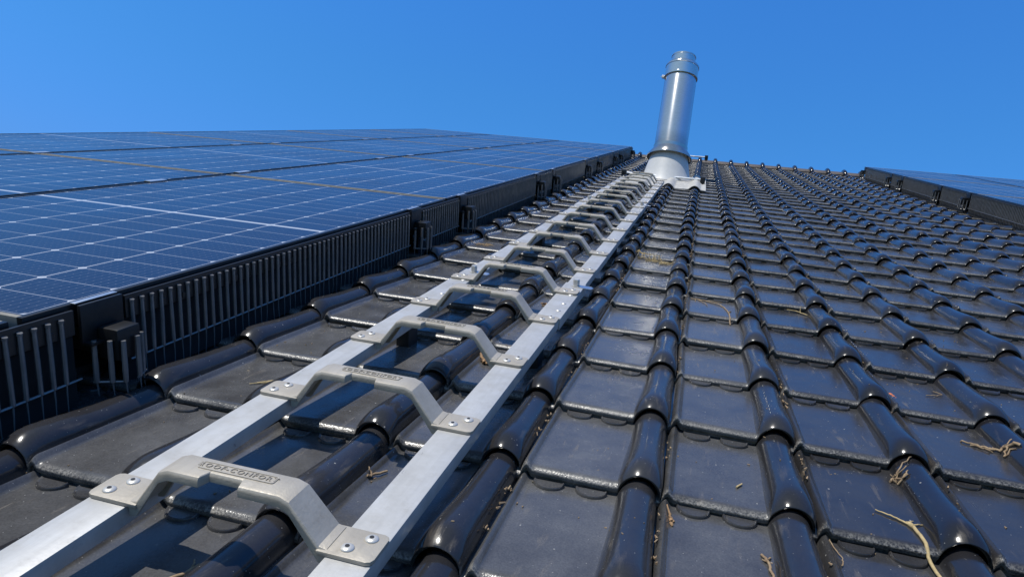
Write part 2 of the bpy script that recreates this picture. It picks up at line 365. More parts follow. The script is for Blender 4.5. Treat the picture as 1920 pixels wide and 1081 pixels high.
def tile_mesh(lod):
    if lod == 0:
        xs = [-0.985, -0.86, -0.845, -0.832, -0.822, -0.812, -0.80, -0.788, -0.775, -0.76, -0.745, -0.73, -0.715, -0.69, -0.6, -0.45, -0.33, -0.27]
        ss = [-1.32, -1.2, -1.1, -1.03, -0.985, -0.94, -0.87, -0.78, -0.66, -0.52, -0.36, -0.18, 0, 0.18, 0.36, 0.52, 0.66, 0.78, 0.87, 0.94, 0.98, 1.0]
        vv = [0, 0.004, 0.010, 0.018, 0.028, 0.042, 0.06, 0.085, 0.115, 0.15, 0.19, 0.24, 0.30, 0.36, 0.43, 0.5, 0.6, 0.75, 0.95, 1.15, 1.32]
    else:
        xs = [-0.985, -0.845, -0.822, -0.80, -0.76, -0.70]; ss = [-1.2, -0.98, -0.8, -0.5, -0.2, 0.2, 0.5, 0.8, 1.0]
        vv = [0, 0.015, 0.045, 0.11, 0.2, 0.34, 0.55, 1.0, 1.32]
    cols = [(x, False) for x in xs] + [(s, True) for s in ss]
    bm = bmesh.new(); le = bm.verts.layers.float.new('lip'); pe = bm.verts.layers.float.new('pan'); ee = bm.verts.layers.float.new('edge')
    grid = []
    def mk(x, v, z, lip=0.0, pan=0.0, edge=0.0):
        q = bm.verts.new((x*S, v*S, z*S)); q[le] = lip; q[pe] = pan; q[ee] = edge; return q
    def row(v, dv, fdrop, lip, front=False):
        out = []
        for c, ir in cols:
            x, z, rh = tile_h(c, v, ir)
            k = 1 - 0.62*rh
            ed = max(0, 1 - v/0.040)*max(0, 1-2.5*rh) if not front else 0.30*max(0, 1-2.5*rh)
            out.append(mk(x, v+dv, z - fdrop*k, lip*(1-0.6*rh), 1.0-min(1, rh*3), ed))
        return out
    rows = [row(0, 0.022, 0.066, 0.9, True), row(0, 0.022, 0.036, 0.7, True), row(0, 0.001, 0.032, 0.7, True), row(0, -0.003, 0.012, 0.15, True)]
    rows += [row(v, 0, 0, 0.0) for v in vv]
    for a, b_ in zip(rows, rows[1:]):
        for k in range(len(cols)-1): bm.faces.new((a[k], a[k+1], b_[k+1], b_[k]))
    for side in (0, len(cols)-1):                                   # side faces
        low = [mk(r_[side].co.x/S, r_[side].co.y/S, r_[side].co.z/S - 0.055) for r_ in rows[3:]]
        for i in range(len(low)-1): bm.faces.new((rows[3+i][side], rows[4+i][side], low[i+1], low[i]))
    if lod == 0:                                                    # two half-moon nibs just below the tile above
        for cx in (-0.615, -0.315):
            rings = []
            for k, (sc, z, cutv) in enumerate(((1.0, -0.004, 0.0), (0.985, 0.013, 0.003), (0.94, 0.020, 0.008), (0.88, 0.019, 0.012), (0.83, 0.0145, 0.016), (0.78, 0.014, 0.020))):
                ring = []
                for i in range(19):
                    a = math.pi + math.pi*i/18
                    px = cx + 0.112*sc*math.cos(a); pv = GAUGE - 0.012 + 0.105*sc*math.sin(a) - 0.0*cutv
                    ring.append(mk(px, pv, PAN0 + PSLOPE*pv + z + (0.010*smooth(-0.045, -0.005, pv-GAUGE+0.012) if k else 0), 0.0, 0.6, 0.0))
                rings.append(ring)
            for A, B in zip(rings, rings[1:]):
                for i in range(18): bm.faces.new((A[i], A[i+1], B[i+1], B[i]))
                bm.faces.new((A[18], A[0], B[0], B[18]))
            bm.faces.new(rings[-1])
    else:
        for cx in (-0.615, -0.315):
            z0 = PAN0 + PSLOPE*1.2
            q = [mk(cx+a, b_, z0+c, 0, 0.3, 0) for a, b_, c in ((-0.11, 1.20, 0.002), (0.11, 1.20, 0.002), (0.06, 1.115, 0.004), (-0.06, 1.115, 0.004), (-0.10, 1.195, 0.026), (0.10, 1.195, 0.026), (0.05, 1.135, 0.016), (-0.05, 1.135, 0.016))]
            for f in ((4, 5, 6, 7), (0, 3, 7, 4), (1, 5, 6, 2), (3, 2, 6, 7)): bm.faces.new([q[k] for k in f])
    bmesh.ops.recalc_face_normals(bm, faces=bm.faces)
    me = bpy.data.meshes.new('roof_tile'); bm.to_mesh(me); bm.free(); me.materials.append(M['tile'])
    me.polygons.foreach_set('use_smooth', [True]*len(me.polygons)); me.set_sharp_from_angle(angle=R(52))
    return me
TILE0, TILE1 = tile_mesh(0), tile_mesh(1)

C_ROOF = Vector((1.10993, -4.33140, 2.36229))
def project(u, v, w):
    p = Vector((u, v, w)) - C_ROOF
    z = p.dot(fwd); 
    if z < 0.05: return None
    return 960 + 1286.75*p.dot(right)/z, 540.5 + 1286.75*p.dot(down)/z, z
NROWS = int(RIDGE_V/GAUGE) + 1
def tile_visible(i, j):
    n = 0
    for du in (-0.8, -0.5, -0.2, 0, 0.12):
        for dv in (0.05, 0.4, 0.8, 1.15):
            q = project(i+du, j*GAUGE+dv, -0.05)
            if q and 0 <= q[0] < 1920 and 0 <= q[1] < 1081:
                u = i+du; v = j*GAUGE+dv
                if u < -3.16 or (u > 10.45 and v > 5): continue
                n += 1
    return n
near = []; rest = []
cand = []
for j in range(-3, NROWS):
    for i in range(-4, 27):
        if i >= 12 and j > 6: pass
        vis = tile_visible(i, j)
        q = project(i-0.4, j*GAUGE+0.5, -0.05)
        dist = q[2] if q else 99
        cand.append((0 if vis else 1, dist, i, j, vis))
cand.sort()
vis_l = [c for c in cand if c[4] >= 1]
near = vis_l[:300]; nearset = {(c[2], c[3]) for c in near}
bycol = {}
for c in near: bycol.setdefault(c[2], []).append(c[3])
def colname(i):
    if i <= -3: return 'column along the left solar panels'
    if i == -2: return 'column between panels and ladder'
    if i == -1: return "column under the ladder's left rail"
    if i == 0: return "column under the ladder's right rail"
    return '%s column right of the ladder' % ORD[i]
rt = random.Random(3)
for i, js in bycol.items():
    js.sort()
    for k, j in enumerate(js):
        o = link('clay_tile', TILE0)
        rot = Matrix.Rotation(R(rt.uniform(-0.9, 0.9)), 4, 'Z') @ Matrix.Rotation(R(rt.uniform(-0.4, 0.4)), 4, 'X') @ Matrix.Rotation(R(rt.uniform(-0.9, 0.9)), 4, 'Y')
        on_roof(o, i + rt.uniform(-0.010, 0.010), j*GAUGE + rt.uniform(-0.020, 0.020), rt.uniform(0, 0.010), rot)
        o.color = ((rt.uniform(0.60, 0.90) if i <= 0 else rt.uniform(0.70, 0.95) if i == 1 else rt.uniform(0.60, 0.82) if i == 2 else rt.uniform(0.22, 0.40) if i == 3 and j < 4 else rt.uniform(0.14, 0.30) if j < 4 else rt.uniform(0.30, 0.55)),)*3 + (1,)  # dust by column; the reflection's step in brightness is painted in with it
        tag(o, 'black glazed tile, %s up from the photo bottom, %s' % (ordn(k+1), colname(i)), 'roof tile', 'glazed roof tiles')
# the rest of the roof covering: far tiles and those outside the picture
bm = bmesh.new()
lo = bpy.data.meshes.new('far_tiles'); tb = bmesh.new()
for layer in ('lip', 'pan', 'edge'): tb.verts.layers.float.new(layer)
for j in range(-7, NROWS):
    for i in range(-21, 28):
        if (i, j) in nearset: continue
        if i < -6 and j > -2: continue                      # wholly under the left panels
        n0 = len(tb.verts); tb.from_mesh(TILE1); tb.verts.ensure_lookup_table()
        off = rp(i + rt.uniform(-0.012, 0.012), j*GAUGE + rt.uniform(-0.014, 0.014), rt.uniform(0, 0.008)); tz = rt.uniform(-0.006, 0.006)
        for q in tb.verts[n0:]:
            q.co.z += q.co.x*tz; q.co += off
tb.to_mesh(lo); tb.free(); lo.materials.append(M['tile'])
lo.polygons.foreach_set('use_smooth', [True]*len(lo.polygons)); lo.set_sharp_from_angle(angle=R(52))
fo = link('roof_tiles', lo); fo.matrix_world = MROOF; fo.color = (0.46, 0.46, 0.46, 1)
tag(fo, 'black glazed tiles farther up the roof towards the ridge', 'roof tiles', kind='stuff')

# ------------------------------------------------------------------ ridge
def make_ridge():
    t = MB(); n = 12
    prof = [(-0.42, -0.12), (-0.42, -0.02), (-0.30, 0.06), (-0.12, 0.12), (0.12, 0.12), (0.30, 0.06), (0.50, -0.05), (0.50, -0.14)]
    t.prism([(a*S, b_*S) for a, b_ in prof], 0, -0.49*S, 0.49*S, 0.003)
    return t.mesh('ridge_tile', 'ridge')
RM = make_ridge()
kb = MB(); 
kb.tube([rp(0, -0.62, -0.02), rp(0, -0.55, 0.06), rp(0, -0.35, 0.13), rp(0, 0.0, 0.17), rp(0, 0.35, 0.12)], [0.10*S, 0.125*S, 0.13*S, 0.13*S, 0.11*S], 14)
KM = kb.mesh('roll_cap', 'tile')
for i in range(-3, 12):
    o = link('ridge_tile', RM); on_roof(o, i-0.5, RIDGE_V, 0.0)
    k = link('roll_cap', KM, o); k.color = (0.3, 0.3, 0.3, 1); k.location = (0.5*S, 0, 0)
    lab = 'small ridge tile with a round cap, %s' % (('left of the flue, %s from it' % ordn(1-i)) if i < 1 else '%s right of the flue along the ridge' % ordn(i))
    tag(o, lab, 'ridge tile', 'ridge tiles along the roof top')

# ------------------------------------------------------------------ ladder
LW, RWI, LO_W, HI_W = (-1.785, -1.545), (-0.385, -0.145), 0.105, 0.212
LAD_V0, LAD_V1 = -5.2, 22.75
lad = empty('roof_ladder', -0.965, 0.0, HI_W)
tag(lad, 'long metal roof ladder with cast step rungs running up to the flue', 'ladder')
def L(u, v, w): return rp(u+0.965, v, w-HI_W)
for (a, b_) in (LW, RWI):
    t = MB(); t.box(L(a, LAD_V0, LO_W), L(b_, LAD_V1, HI_W), 0.0016, 2)
    r_ = link('rail', t.mesh('rail', 'rail'), lad)
    for v0, v1, hd in ((2.72, 4.42, 1), (12.6, 14.1, 1)):       # splice sleeves wrapped round the joint, with a screw and washer tab
        t = MB(); t.box(L(a-0.014, v0, LO_W-0.012), L(b_+0.014, v1, HI_W+0.011), 0.0012, 2)
        sl = link('sleeve', t.mesh('sleeve', 'rail'), r_)
        t = MB(); mid = (a+b_)/2
        for dv in (0.30, 0.62, 1.05): t.lathe([(0.031*S, 0), (0.030*S, 0.006*S), (0.022*S, 0.012*S), (0.0, 0.013*S)][:3], 16, L(mid+0.05, v0+dv, HI_W+0.010))
        t.mesh
        link('rivet_head', t.mesh('rivet_head', 'rivet'), r_)
        t = MB()
        t.lathe([(0.060*S, 0), (0.060*S, 0.010*S)], 20, L(mid+0.03, v1-0.16, HI_W+0.012))
        t.lathe([(0.038*S, 0.010*S), (0.042*S, 0.02*S), (0.042*S, 0.085*S), (0.036*S, 0.095*S)], 6, L(mid+0.03, v1-0.16, HI_W+0.012))
        link('screw', t.mesh('screw', 'rivet'), r_)
        t = MB(); t.prism([(p[0], p[1]) for p in [L(mid+0.05, v1-0.23, 0)[:2], L(b_+0.12, v1-0.26, 0)[:2], L(b_+0.14, v1-0.18, 0)[:2], L(b_+0.10, v1-0.12, 0)[:2], L(mid+0.05, v1-0.10, 0)[:2]]], 2, (0.012)*S, 0.022*S, 0.0006)
        link('washer_tab', t.mesh('washer_tab', 'silver'), r_)
    for vf in (2.15, 8.4, 14.6, 20.2, -4.0):                       # feet that stand the rails on the tiles
        t = MB(); m_ = (a+b_)/2; t.box(L(m_-0.07, vf-0.12, -0.16), L(m_+0.07, vf+0.12, LO_W), 0.001)
        link('rail_foot', t.mesh('rail_foot', 'rubber'), r_)
# a cast rung
UL0, UL1, UT0, UT1, UR1, UR0 = -1.785, -1.50, -1.315, -0.615, -0.415, -0.150
def rung_mesh():
    c = 0.965; fz, th, tz = 0.0, 0.026, 0.262
    xo = [(UL0+c)*S, (UL1+c)*S, (UT0+c)*S, (UT1+c)*S, (UR1+c)*S, (UR0+c)*S]
    V0_, V1_ = 0.0, 0.205
    t = MB()
    # feet with rounded outer corners
    def foot(x0, x1, outer_left):
        r = 0.035*S; pts = []
        y0_, y1_ = -0.01*S, 0.225*S
        if outer_left:
            pts = [(x1, y0_), (x1, y1_), (x0+r, y1_), (x0+0.3*r, y1_-0.3*r), (x0, y1_-r), (x0, y0_+r), (x0+0.3*r, y0_+0.3*r), (x0+r, y0_)]
        else:
            pts = [(x0, y0_), (x1-r, y0_), (x1-0.3*r, y0_+0.3*r), (x1, y0_+r), (x1, y1_-r), (x1-0.3*r, y1_-0.3*r), (x1-r, y1_), (x0, y1_)]
        t.prism(pts, 2, 0.0005, th*S, 0.0012)
    foot(xo[0]-0.012*S, xo[1]+0.02*S, True); foot(xo[4]-0.02*S, xo[5]+0.012*S, False)
    # swept channel: sloping legs and top bar, wider at the feet, one closed loft
    secs = [(xo[1]-0.03*S, -0.055, 0.030, 0.225, 0), (xo[1]+0.012*S, -0.045, 0.040, 0.222, 0), (xo[2]-0.025*S, 0.180, tz-0.022, 0.205, 1), (xo[2]+0.03*S, 0.206, tz, 0.200, 1),
            (xo[2]+0.215*S, 0.208, tz, 0.200, 1), (xo[2]+0.235*S, 0.212, tz, 0.200, 2), (xo[2]+0.425*S, 0.212, tz, 0.200, 2), (xo[2]+0.445*S, 0.208, tz, 0.200, 1),
            (xo[3]-0.03*S, 0.206, tz, 0.200, 1), (xo[3]+0.025*S, 0.180, tz-0.022, 0.205, 1), (xo[4]-0.012*S, -0.045, 0.040, 0.222, 0), (xo[4]+0.03*S, -0.055, 0.030, 0.225, 0)]
    bm = t.b; rings = []
    for x, zl, zh, vw, k in secs:
        f = 0.0 + (0.062 if k == 2 else 0.0)                         # bolt recess bitten out of the lower side
        ring = [(f, zl), (f, zh-0.024), (f+0.003, zh-0.013), (f+0.010, zh-0.004), (f+0.022, zh), (vw-0.022, zh), (vw-0.010, zh-0.004), (vw-0.003, zh-0.013), (vw, zh-0.024), (vw, zl), (vw-0.022, zl), (vw-0.026, zh-0.04), (f+0.026, zh-0.04), (f+0.022, zl)]
        rings.append([bm.verts.new((x, p[0]*S, p[1]*S)) for p in ring])
    for A, B in zip(rings, rings[1:]):
        n = len(A)
        for q in range(n): bm.faces.new((A[q], A[(q+1) % n], B[(q+1) % n], B[q]))
    bm.faces.new(rings[0][::-1]); bm.faces.new(rings[-1])
    return t.mesh('rung', 'cast', 24)
RUNG = rung_mesh()
tz = 0.262
t = MB(); 
for (x, y) in ((UL0+0.085, 0.055), (UL0+0.085, 0.165), (UR0-0.075, 0.055), (UR0-0.075, 0.165)): pass
def rivet_mesh():
    t = MB(); t.lathe([(0.041*S, 0), (0.041*S, 0.004*S), (0.035*S, 0.010*S), (0.024*S, 0.015*S), (0.015*S, 0.0165*S), (0.0125*S, 0.016*S), (0.0125*S, 0.006*S)], 20); return t.mesh('rivet', 'rivet', 50)
RIV = rivet_mesh()
hole = MB(); hole.lathe([(0.0136*S, 0.0), (0.0136*S, 0.0185*S)], 12); HOLE = hole.mesh('rivet_hole_shade', 'rubber')  # solid black plug, its colour standing in for the shade inside the hole
# lettering cast in a recessed plate
def letter_mesh():
    cu = bpy.data.curves.new('lettering', 'FONT'); cu.body = 'ROOF-CONFORT'; cu.size = 0.050*S; cu.extrude = 0.0035*S
    cu.align_x = 'CENTER'; cu.align_y = 'CENTER'; cu.space_character = 1.25; cu.resolution_u = 3; cu.offset = 0.0
    ob = bpy.data.objects.new('tmp', cu); COL.objects.link(ob)
    dg = bpy.context.evaluated_depsgraph_get(); me = bpy.data.meshes.new_from_object(ob.evaluated_get(dg))
    bpy.data.objects.remove(ob); bpy.data.curves.remove(cu)
    me.materials.clear(); me.materials.append(M['cast_dark']); me.name = 'lettering'; return me
LET = letter_mesh()
def plate_mesh():
    t = MB(); w_, h_, r = 0.222*S, 0.034*S, 0.014*S
    def rr(w_, h_, r): return [(sx*(w_-r) + r*math.cos(a), sy*(h_-r) + r*math.sin(a)) for sx, sy, a0 in ((1, 1, 0), (-1, 1, 90), (-1, -1, 180), (1, -1, 270)) for a in [R(a0+q*22.5) for q in range(5)]]
    A = rr(w_, h_, r); B = rr(w_-0.006*S, h_-0.006*S, r*0.8); n = len(A)
    va = [t.b.verts.new((p[0], p[1], 0)) for p in A]; vb = [t.b.verts.new((p[0]*0.997, p[1]*0.985, 0.005*S)) for p in A]; vc = [t.b.verts.new((p[0], p[1], 0.005*S)) for p in B]; vd = [t.b.verts.new((p[0], p[1], 0.0012*S)) for p in B]
    for P, Q in ((va, vb), (vb, vc), (vc, vd)):
        for i in range(n): t.b.faces.new((P[i], P[(i+1) % n], Q[(i+1) % n], Q[i]))
    t.b.faces.new(vd); return t.mesh('name_plate', 'cast', 30)
PLATE = plate_mesh()
RV = [-3.12, -1.74, -0.25, 1.12, 2.50, 3.78, 5.16, 6.54, 7.90, 9.30, 10.67, 11.98, 13.29, 14.60, 15.95, 17.28, 18.6, 19.9, 21.2, 22.3]
for k, v in enumerate(RV):
    wb = HI_W + (0.012 if 2.6 < v < 4.3 or 12.5 < v < 14 else 0.0)
    r_ = link('rung', RUNG, lad); r_.location = L(-0.965, v, wb)
    if k % 3 == 1: r_.rotation_euler.z = R(0.4)
    for (x, y) in ((UL0+0.075, 0.060), (UL0+0.125, 0.170), (UR0-0.070, 0.165), (UR0-0.150, 0.060)):
        q = link('rivet', RIV, r_); q.location = ((x+0.965)*S, y*S, 0.0262*S); q.scale = (0.88, 0.88, 0.85); hq = link('rivet_hole_shade', HOLE, q)
    pl = link('name_plate', PLATE, r_); pl.location = (0.015*S, 0.120*S, (tz+0.0003)*S)
    le = link('lettering', LET, r_); le.location = (0.015*S, 0.120*S, (tz+0.003)*S)

# ------------------------------------------------------------------ flue
up = Vector((0, math.sin(PITCH), math.cos(PITCH)))                     # plumb, in the roof frame
FB = (-0.29, 26.9, 0.0)
flue = empty('flue_pipe', *FB, rot=Matrix.Rotation(-PITCH, 4, 'X'))      # upright
tag(flue, 'shiny stainless steel flue pipe rising from a pale cone on the roof', 'flue')
t = MB(); t.lathe([(0.725*S, 0.9*S), (0.725*S, 1.36*S), (0.716*S, 1.38*S), (0.700*S, 4.74*S), (0.69*S, 4.76*S)], 96)
pipe = link('pipe', t.mesh('pipe', 'steel'), flue)
t = MB(); t.lathe([(0.695*S, 4.70*S), (0.742*S, 4.71*S), (0.742*S, 4.78*S), (0.722*S, 4.80*S), (0.722*S, 5.20*S), (0.742*S, 5.215*S), (0.742*S, 5.28*S), (0.70*S, 5.34*S), (0.55*S, 5.40*S), (0.53*S, 5.40*S)], 96)
band = link('clamp_band', t.mesh('clamp_band', 'steel'), flue)
t = MB(); t.box((-0.83*S, -0.10*S, 4.68*S), (-0.73*S, 0.02*S, 4.80*S), 0.001); t.tube([(-0.88*S, -0.04*S, 4.74*S), (-0.66*S, -0.12*S, 4.74*S)], 0.02*S, 8)
link('clamp_screw', t.mesh('clamp_screw', 'rivet'), band)
t = MB(); t.lathe([(0.525*S, 5.30*S), (0.525*S, 5.72*S), (0.545*S, 5.73*S), (0.545*S, 5.78*S), (0.520*S, 5.79*S), (0.50*S, 5.78*S), (0.50*S, 5.3*S)], 64, close=False)
link('outlet', t.mesh('outlet', 'steel'), flue)
t = MB(); t.lathe([(0.722*S, 1.44*S), (0.745*S, 1.44*S), (0.745*S, 1.30*S), (0.985*S, 0.96*S), (0.990*S, 0.90*S), (0.970*S, 0.90*S), (0.965*S, 0.94*S), (0.735*S, 1.25*S)], 96, close=False)
link('rain_collar', t.mesh('rain_collar', 'steel'), flue)
t = MB(); n = 64; bm = t.b; rings = []                                # cone cut along the roof slope
for f in (0.0, 0.12, 0.35, 0.6, 0.85, 1.0):
    ring = []
    for k in range(n):
        a = 2*math.pi*k/n; r_ = (1.02*(1-f) + 0.75*f)
        x, y = r_*math.cos(a), r_*math.sin(a); zb = -math.tan(PITCH)*0 + y*math.tan(PITCH)*1.0 + 0.02
        z = zb*(1-f) + 1.24*f
        if f == 0.0: x *= 1.03; y *= 1.03
        ring.append(bm.verts.new((x*S, y*S, z*S)))
    rings.append(ring)
for A, B in zip(rings, rings[1:]):
    for k in range(n): bm.faces.new((A[k], A[(k+1) % n], B[(k+1) % n], B[k]))
link('base_cone', t.mesh('base_cone', 'cone'), flue)
# flashing dressed over the rolls
fl = MB(); bm = fl.b
us = [-1.80 + 3.22*k/84 for k in range(85)]; vs_ = [23.15 + (28.9-23.15)*k/40 for k in range(41)]
def roof_top(u, v):
    x = u - round(u); f = max(0, 1-(x/0.24)**2)**1.2 if abs(x) < 0.24 else 0
    return -0.07 + 0.155*f
gr = []
for b_i, v in enumerate(vs_):
    rowv = []
    for u in us:
        e = 0.03*noise.noise(Vector((u*1.9, v*1.5, 3.1))) + 0.012*noise.noise(Vector((u*6, v*5, 1)))
        w_ = roof_top(u, v) + 0.045 + e*0.8
        w_ = max(w_, 0.012 - 0.15*max(0, math.hypot(u+0.29, (v-26.9)*0.95)-1.25)) if math.hypot(u+0.29, v-26.9) < 2 else w_
        if b_i == 0: w_ -= 0.03
        rowv.append((u, v + (0.10*noise.noise(Vector((u*1.3, 7, 2))) if b_i < 3 else 0), w_))
    gr.append(rowv)
def fl_add(dw): return [[bm.verts.new(rp(u+0.29, v-26.9, w_+dw)) for u, v, w_ in r_] for r_ in gr]
T_, B_ = fl_add(0.0), fl_add(-0.02)
for i in range(len(vs_)-1):
    for k in range(len(us)-1):
        bm.faces.new((T_[i][k], T_[i][k+1], T_[i+1][k+1], T_[i+1][k])); bm.faces.new((B_[i][k], B_[i+1][k], B_[i+1][k+1], B_[i][k+1]))
for k in range(len(us)-1): bm.faces.new((T_[0][k], B_[0][k], B_[0][k+1], T_[0][k+1]))
for i in range(len(vs_)-1):
    bm.faces.new((T_[i][0], T_[i+1][0], B_[i+1][0], B_[i][0])); bm.faces.new((T_[i][-1], B_[i][-1], B_[i+1][-1], T_[i+1][-1]))
fo_ = link('flashing', fl.mesh('flashing', 'lead', 60)); on_roof(fo_, *FB)
tag(fo_, 'pale flashing sheet dressed over the tile rolls around the flue base', 'flashing')
def support(v, ul, ur, w, lab, capl=True):
    e = empty('support_bar', (ul+ur)/2, v, w); h = (ur-ul)/2*S
    t = MB(); t.tube([(-h, 0, 0), (h, 0, 0)], 0.045*S, 12); link('bar', t.mesh('bar', 'silver'), e)
    for sx in ((-1, 1) if capl else (1,)):
        t = MB(); t.box((sx*h-0.10*S, -0.12*S, -0.17*S), (sx*h+0.10*S, 0.12*S, 0.12*S), 0.003); t.box((sx*h-0.05*S, -0.25*S, -0.22*S), (sx*h+0.05*S, 0.35*S, -0.16*S), 0.001)
        link('end_bracket', t.mesh('end_bracket', 'rubber'), e)
    tag(e, lab, 'support bar')
support(26.0, -2.05, 1.27, 0.14, 'light support bar with black end brackets across the foot of the flue')
support(41.6, -1.6, 1.38, 0.42, 'light support bar with a black end bracket near the ridge behind the flue')

# ------------------------------------------------------------------ solar panels
FRW = 0.010
def panel_parts():
    t = MB(); th = 0.034
    def slab(x0, x1, y0, y1, z0, z1, bev=0.0008): t.box((x0, y0, z0), (x1, y1, z1), bev)
    slab(0, FRW, 0, PL, -th, 0.0015)
    fr = t.mesh('side_frame', 'frame')
    t = MB(); 
    t.box((FRW, 0, -th), (PW-FRW, FRW, 0.0013), 0.0008)
    en = t.mesh('end_frame', 'dusty')
    t = MB(); t.box((FRW*0.6, FRW*0.6, -0.006), (PW-FRW*0.6, PL-FRW*0.6, 0.0)); gl = t.mesh('glass', 'cells')
    return fr, en, gl
PF, PE, PG = panel_parts()
PH = 0.70
WORDS_COL = ['left array beside the comb', 'left array middle column', 'left array far column']
def panel(u, v, rot, lab, grp):
    e = empty('solar_panel', u, v, PH, rot)
    for n_, me, x, y in (('side_frame', PF, 0, 0), ('side_frame', PF, PW-FRW, 0), ('end_frame', PE, 0, 0), ('end_frame', PE, 0, PL-FRW), ('glass', PG, 0, 0)): link(n_, me, e).location = (x, y, 0)
    tag(e, lab, 'solar panel', grp); return e
L_EDGE = -3.27; L_V0 = -0.83
for c in range(3):
    for k in range(-1, 5):
        if c > 0 and k < 0: continue
        u0 = L_EDGE - (c+1)*4.8 + 0.020/S*0.5; 
        panel(u0, L_V0 + 8.42*k + 0.05, None, 'dark blue solar panel, %s, %s up from the front' % (WORDS_COL[c], ordn(k+2 if c == 0 else k+1)), 'left array solar panels')
RYAW = Matrix.Rotation(R(1.15), 4, 'Z')
R0 = Vector((10.46, 41.0))                   # upper left corner of the right array
ang = R(1.15); ax_u = Vector((math.cos(ang), math.sin(ang))); ax_v = Vector((-math.sin(ang), math.cos(ang)))
RCOL = ['column nearest the tiles', 'second column', 'third column']
for c in range(3):
    for k in range(4):
        if c == 2 and k == 3: continue
        p = R0 + ax_u*(0.03 + 4.8*c) - ax_v*(8.42*(k+1) - 0.05)
        panel(p.x, p.y, RYAW, 'dark blue solar panel, right array %s, %s down from the ridge' % (RCOL[c], ordn(k+1)), 'right array solar panels')

# ------------------------------------------------------------------ rails, clamps and bird combs of an array edge
def comb_mesh(length, sp=0.108, seed=0, lowcut=0.0, thin=1.0):
    rr = random.Random(seed); t = MB(); n = max(1, int(length/sp)); 
    
    x = sp*0.5
    far = seed > 5
    for i in range(n):
        v = sp*(i+0.5); du = 0.026; jl = rr.uniform(-0.012, 0.012); le = rr.uniform(-0.010, 0.010)
        pts = [rp(du, v, -0.070), rp(du+0.004, v+le*0.3, -0.32), rp(du+0.006, v+le, -0.565)]
        t.tube(pts, [0.016*S*thin, 0.018*S*thin, 0.018*S*thin], 6 if far else 8)
        t.tube([rp(du, v, -0.084), rp(du+0.004, v, -0.062)], 0.020*S*thin, 6 if far else 8)     # rivet-like head
        e_ = rr.uniform(-0.012, 0.012)
        t.tube([rp(du+0.006, v+le, -0.56), rp(du+0.008, v+le+e_*0.5, -0.66), rp(du+0.010+rr.uniform(-0.012, 0.012), v+le+e_, -0.80+jl)], [0.0070*S, 0.0055*S, 0.0030*S], 5, False)
    t.tube([rp(0.034, 0.0, -0.565), rp(0.034, length*0.5, -0.562), rp(0.034, length, -0.565)], 0.010*S, 6)
    return t.mesh('bird_comb', 'comb')
def strip_mesh(length, f):
    t = MB(); t.box(rp(-0.010, 0.002, -0.215), rp(0.012, length-0.002, -0.022), 0.0005, 1)
    for k in range(int(length/0.248)): t.box(rp(min(0.008*f, 0.020*f), 0.15+0.248*k, -0.20), rp(max(0.008*f, 0.020*f), 0.19+0.248*k, -0.145), 0.0004, 1)
    return t.mesh('strip', 'strip')
def shade_backing_mesh(length):
    t = MB(); t.box(rp(-0.045, 0, -0.80), rp(-0.020, length, -0.10)); return t.mesh('shade_backing', 'deck')  # black sheet added behind the comb in place of the under-panel shade
def clamp_build(u, v, rot, lab, grp, flip=1.0):
    e = empty('end_clamp', u, v, PH, rot)
    t = MB(); t.box(rp(min(0.0, flip*0.03), -0.20, -0.30), rp(max(0.0, flip*0.03), 0.20, 0.004), 0.0006); link('plate', t.mesh('plate', 'clamp'), e)
    t = MB(); t.box(rp(min(-0.064*flip, -0.018*flip), -0.20, 0.0085), rp(max(-0.064*flip, -0.018*flip), 0.20, 0.016), 0.0003); link('lip', t.mesh('lip', 'silver'), e)
    t = MB(); t.box(rp(min(0.0, flip*0.10), -0.19, -0.315), rp(max(0.0, flip*0.10), 0.13, -0.290), 0.0005); sh = link('shelf', t.mesh('shelf', 'clamp'), e)
    t = MB(); t.lathe([(0.036*S, 0), (0.036*S, 0.05*S), (0.030*S, 0.056*S), (0.016*S, 0.056*S), (0.016*S, 0.03*S)], 16, rp(flip*0.06, -0.02, -0.290)); link('bolt', t.mesh('bolt', 'silver'), e)
    tag(e, lab, 'clamp', grp); return e
def rail_build(u, v, rot, lab, grp, flip=1.0, length=14.4):
    e = empty('mounting_rail', u, v, PH-0.32, rot)
    t = MB(); a, b_ = sorted((-flip*length, flip*0.06)); t.box(rp(a, -0.10, -0.10), rp(b_, 0.10, 0.09), 0.001); link('beam', t.mesh('beam', 'clamp'), e)
    t = MB(); a, b_ = sorted((flip*0.06, flip*0.25)); t.box(rp(a, -0.115, -0.13), rp(b_, 0.115, 0.125), 0.004); ca = link('end_cap', t.mesh('end_cap', 'clamp'), e)
    t = MB()
    for (x, y) in ((0.10, -0.19), (0.20, -0.14), (0.28, -0.09), (0.28, 0.05), (0.24, 0.13)):
        x *= flip; t.tube([rp(x, y, 0.04), rp(x, y, -0.20), rp(x, y, -0.30)], [0.019*S, 0.022*S, 0.020*S], 8); t.tube([rp(x, y, -0.29), rp(x, y+0.01, -0.42)], [0.008*S, 0.004*S], 5, False)
    t.tube([rp(flip*0.08, -0.20, -0.30), rp(flip*0.29, -0.08, -0.30)], 0.009*S, 6); t.tube([rp(flip*0.29, 0.02, -0.30), rp(flip*0.23, 0.17, -0.30)], 0.009*S, 6)
    link('comb_stub', t.mesh('comb_stub', 'comb'), e)
    tag(e, lab, 'mounting rail', grp); return e
rails_l = [-0.18, 6.03, 8.36, 14.7, 16.85, 23.0, 26.0, 31.6, 34.0, 40.4]
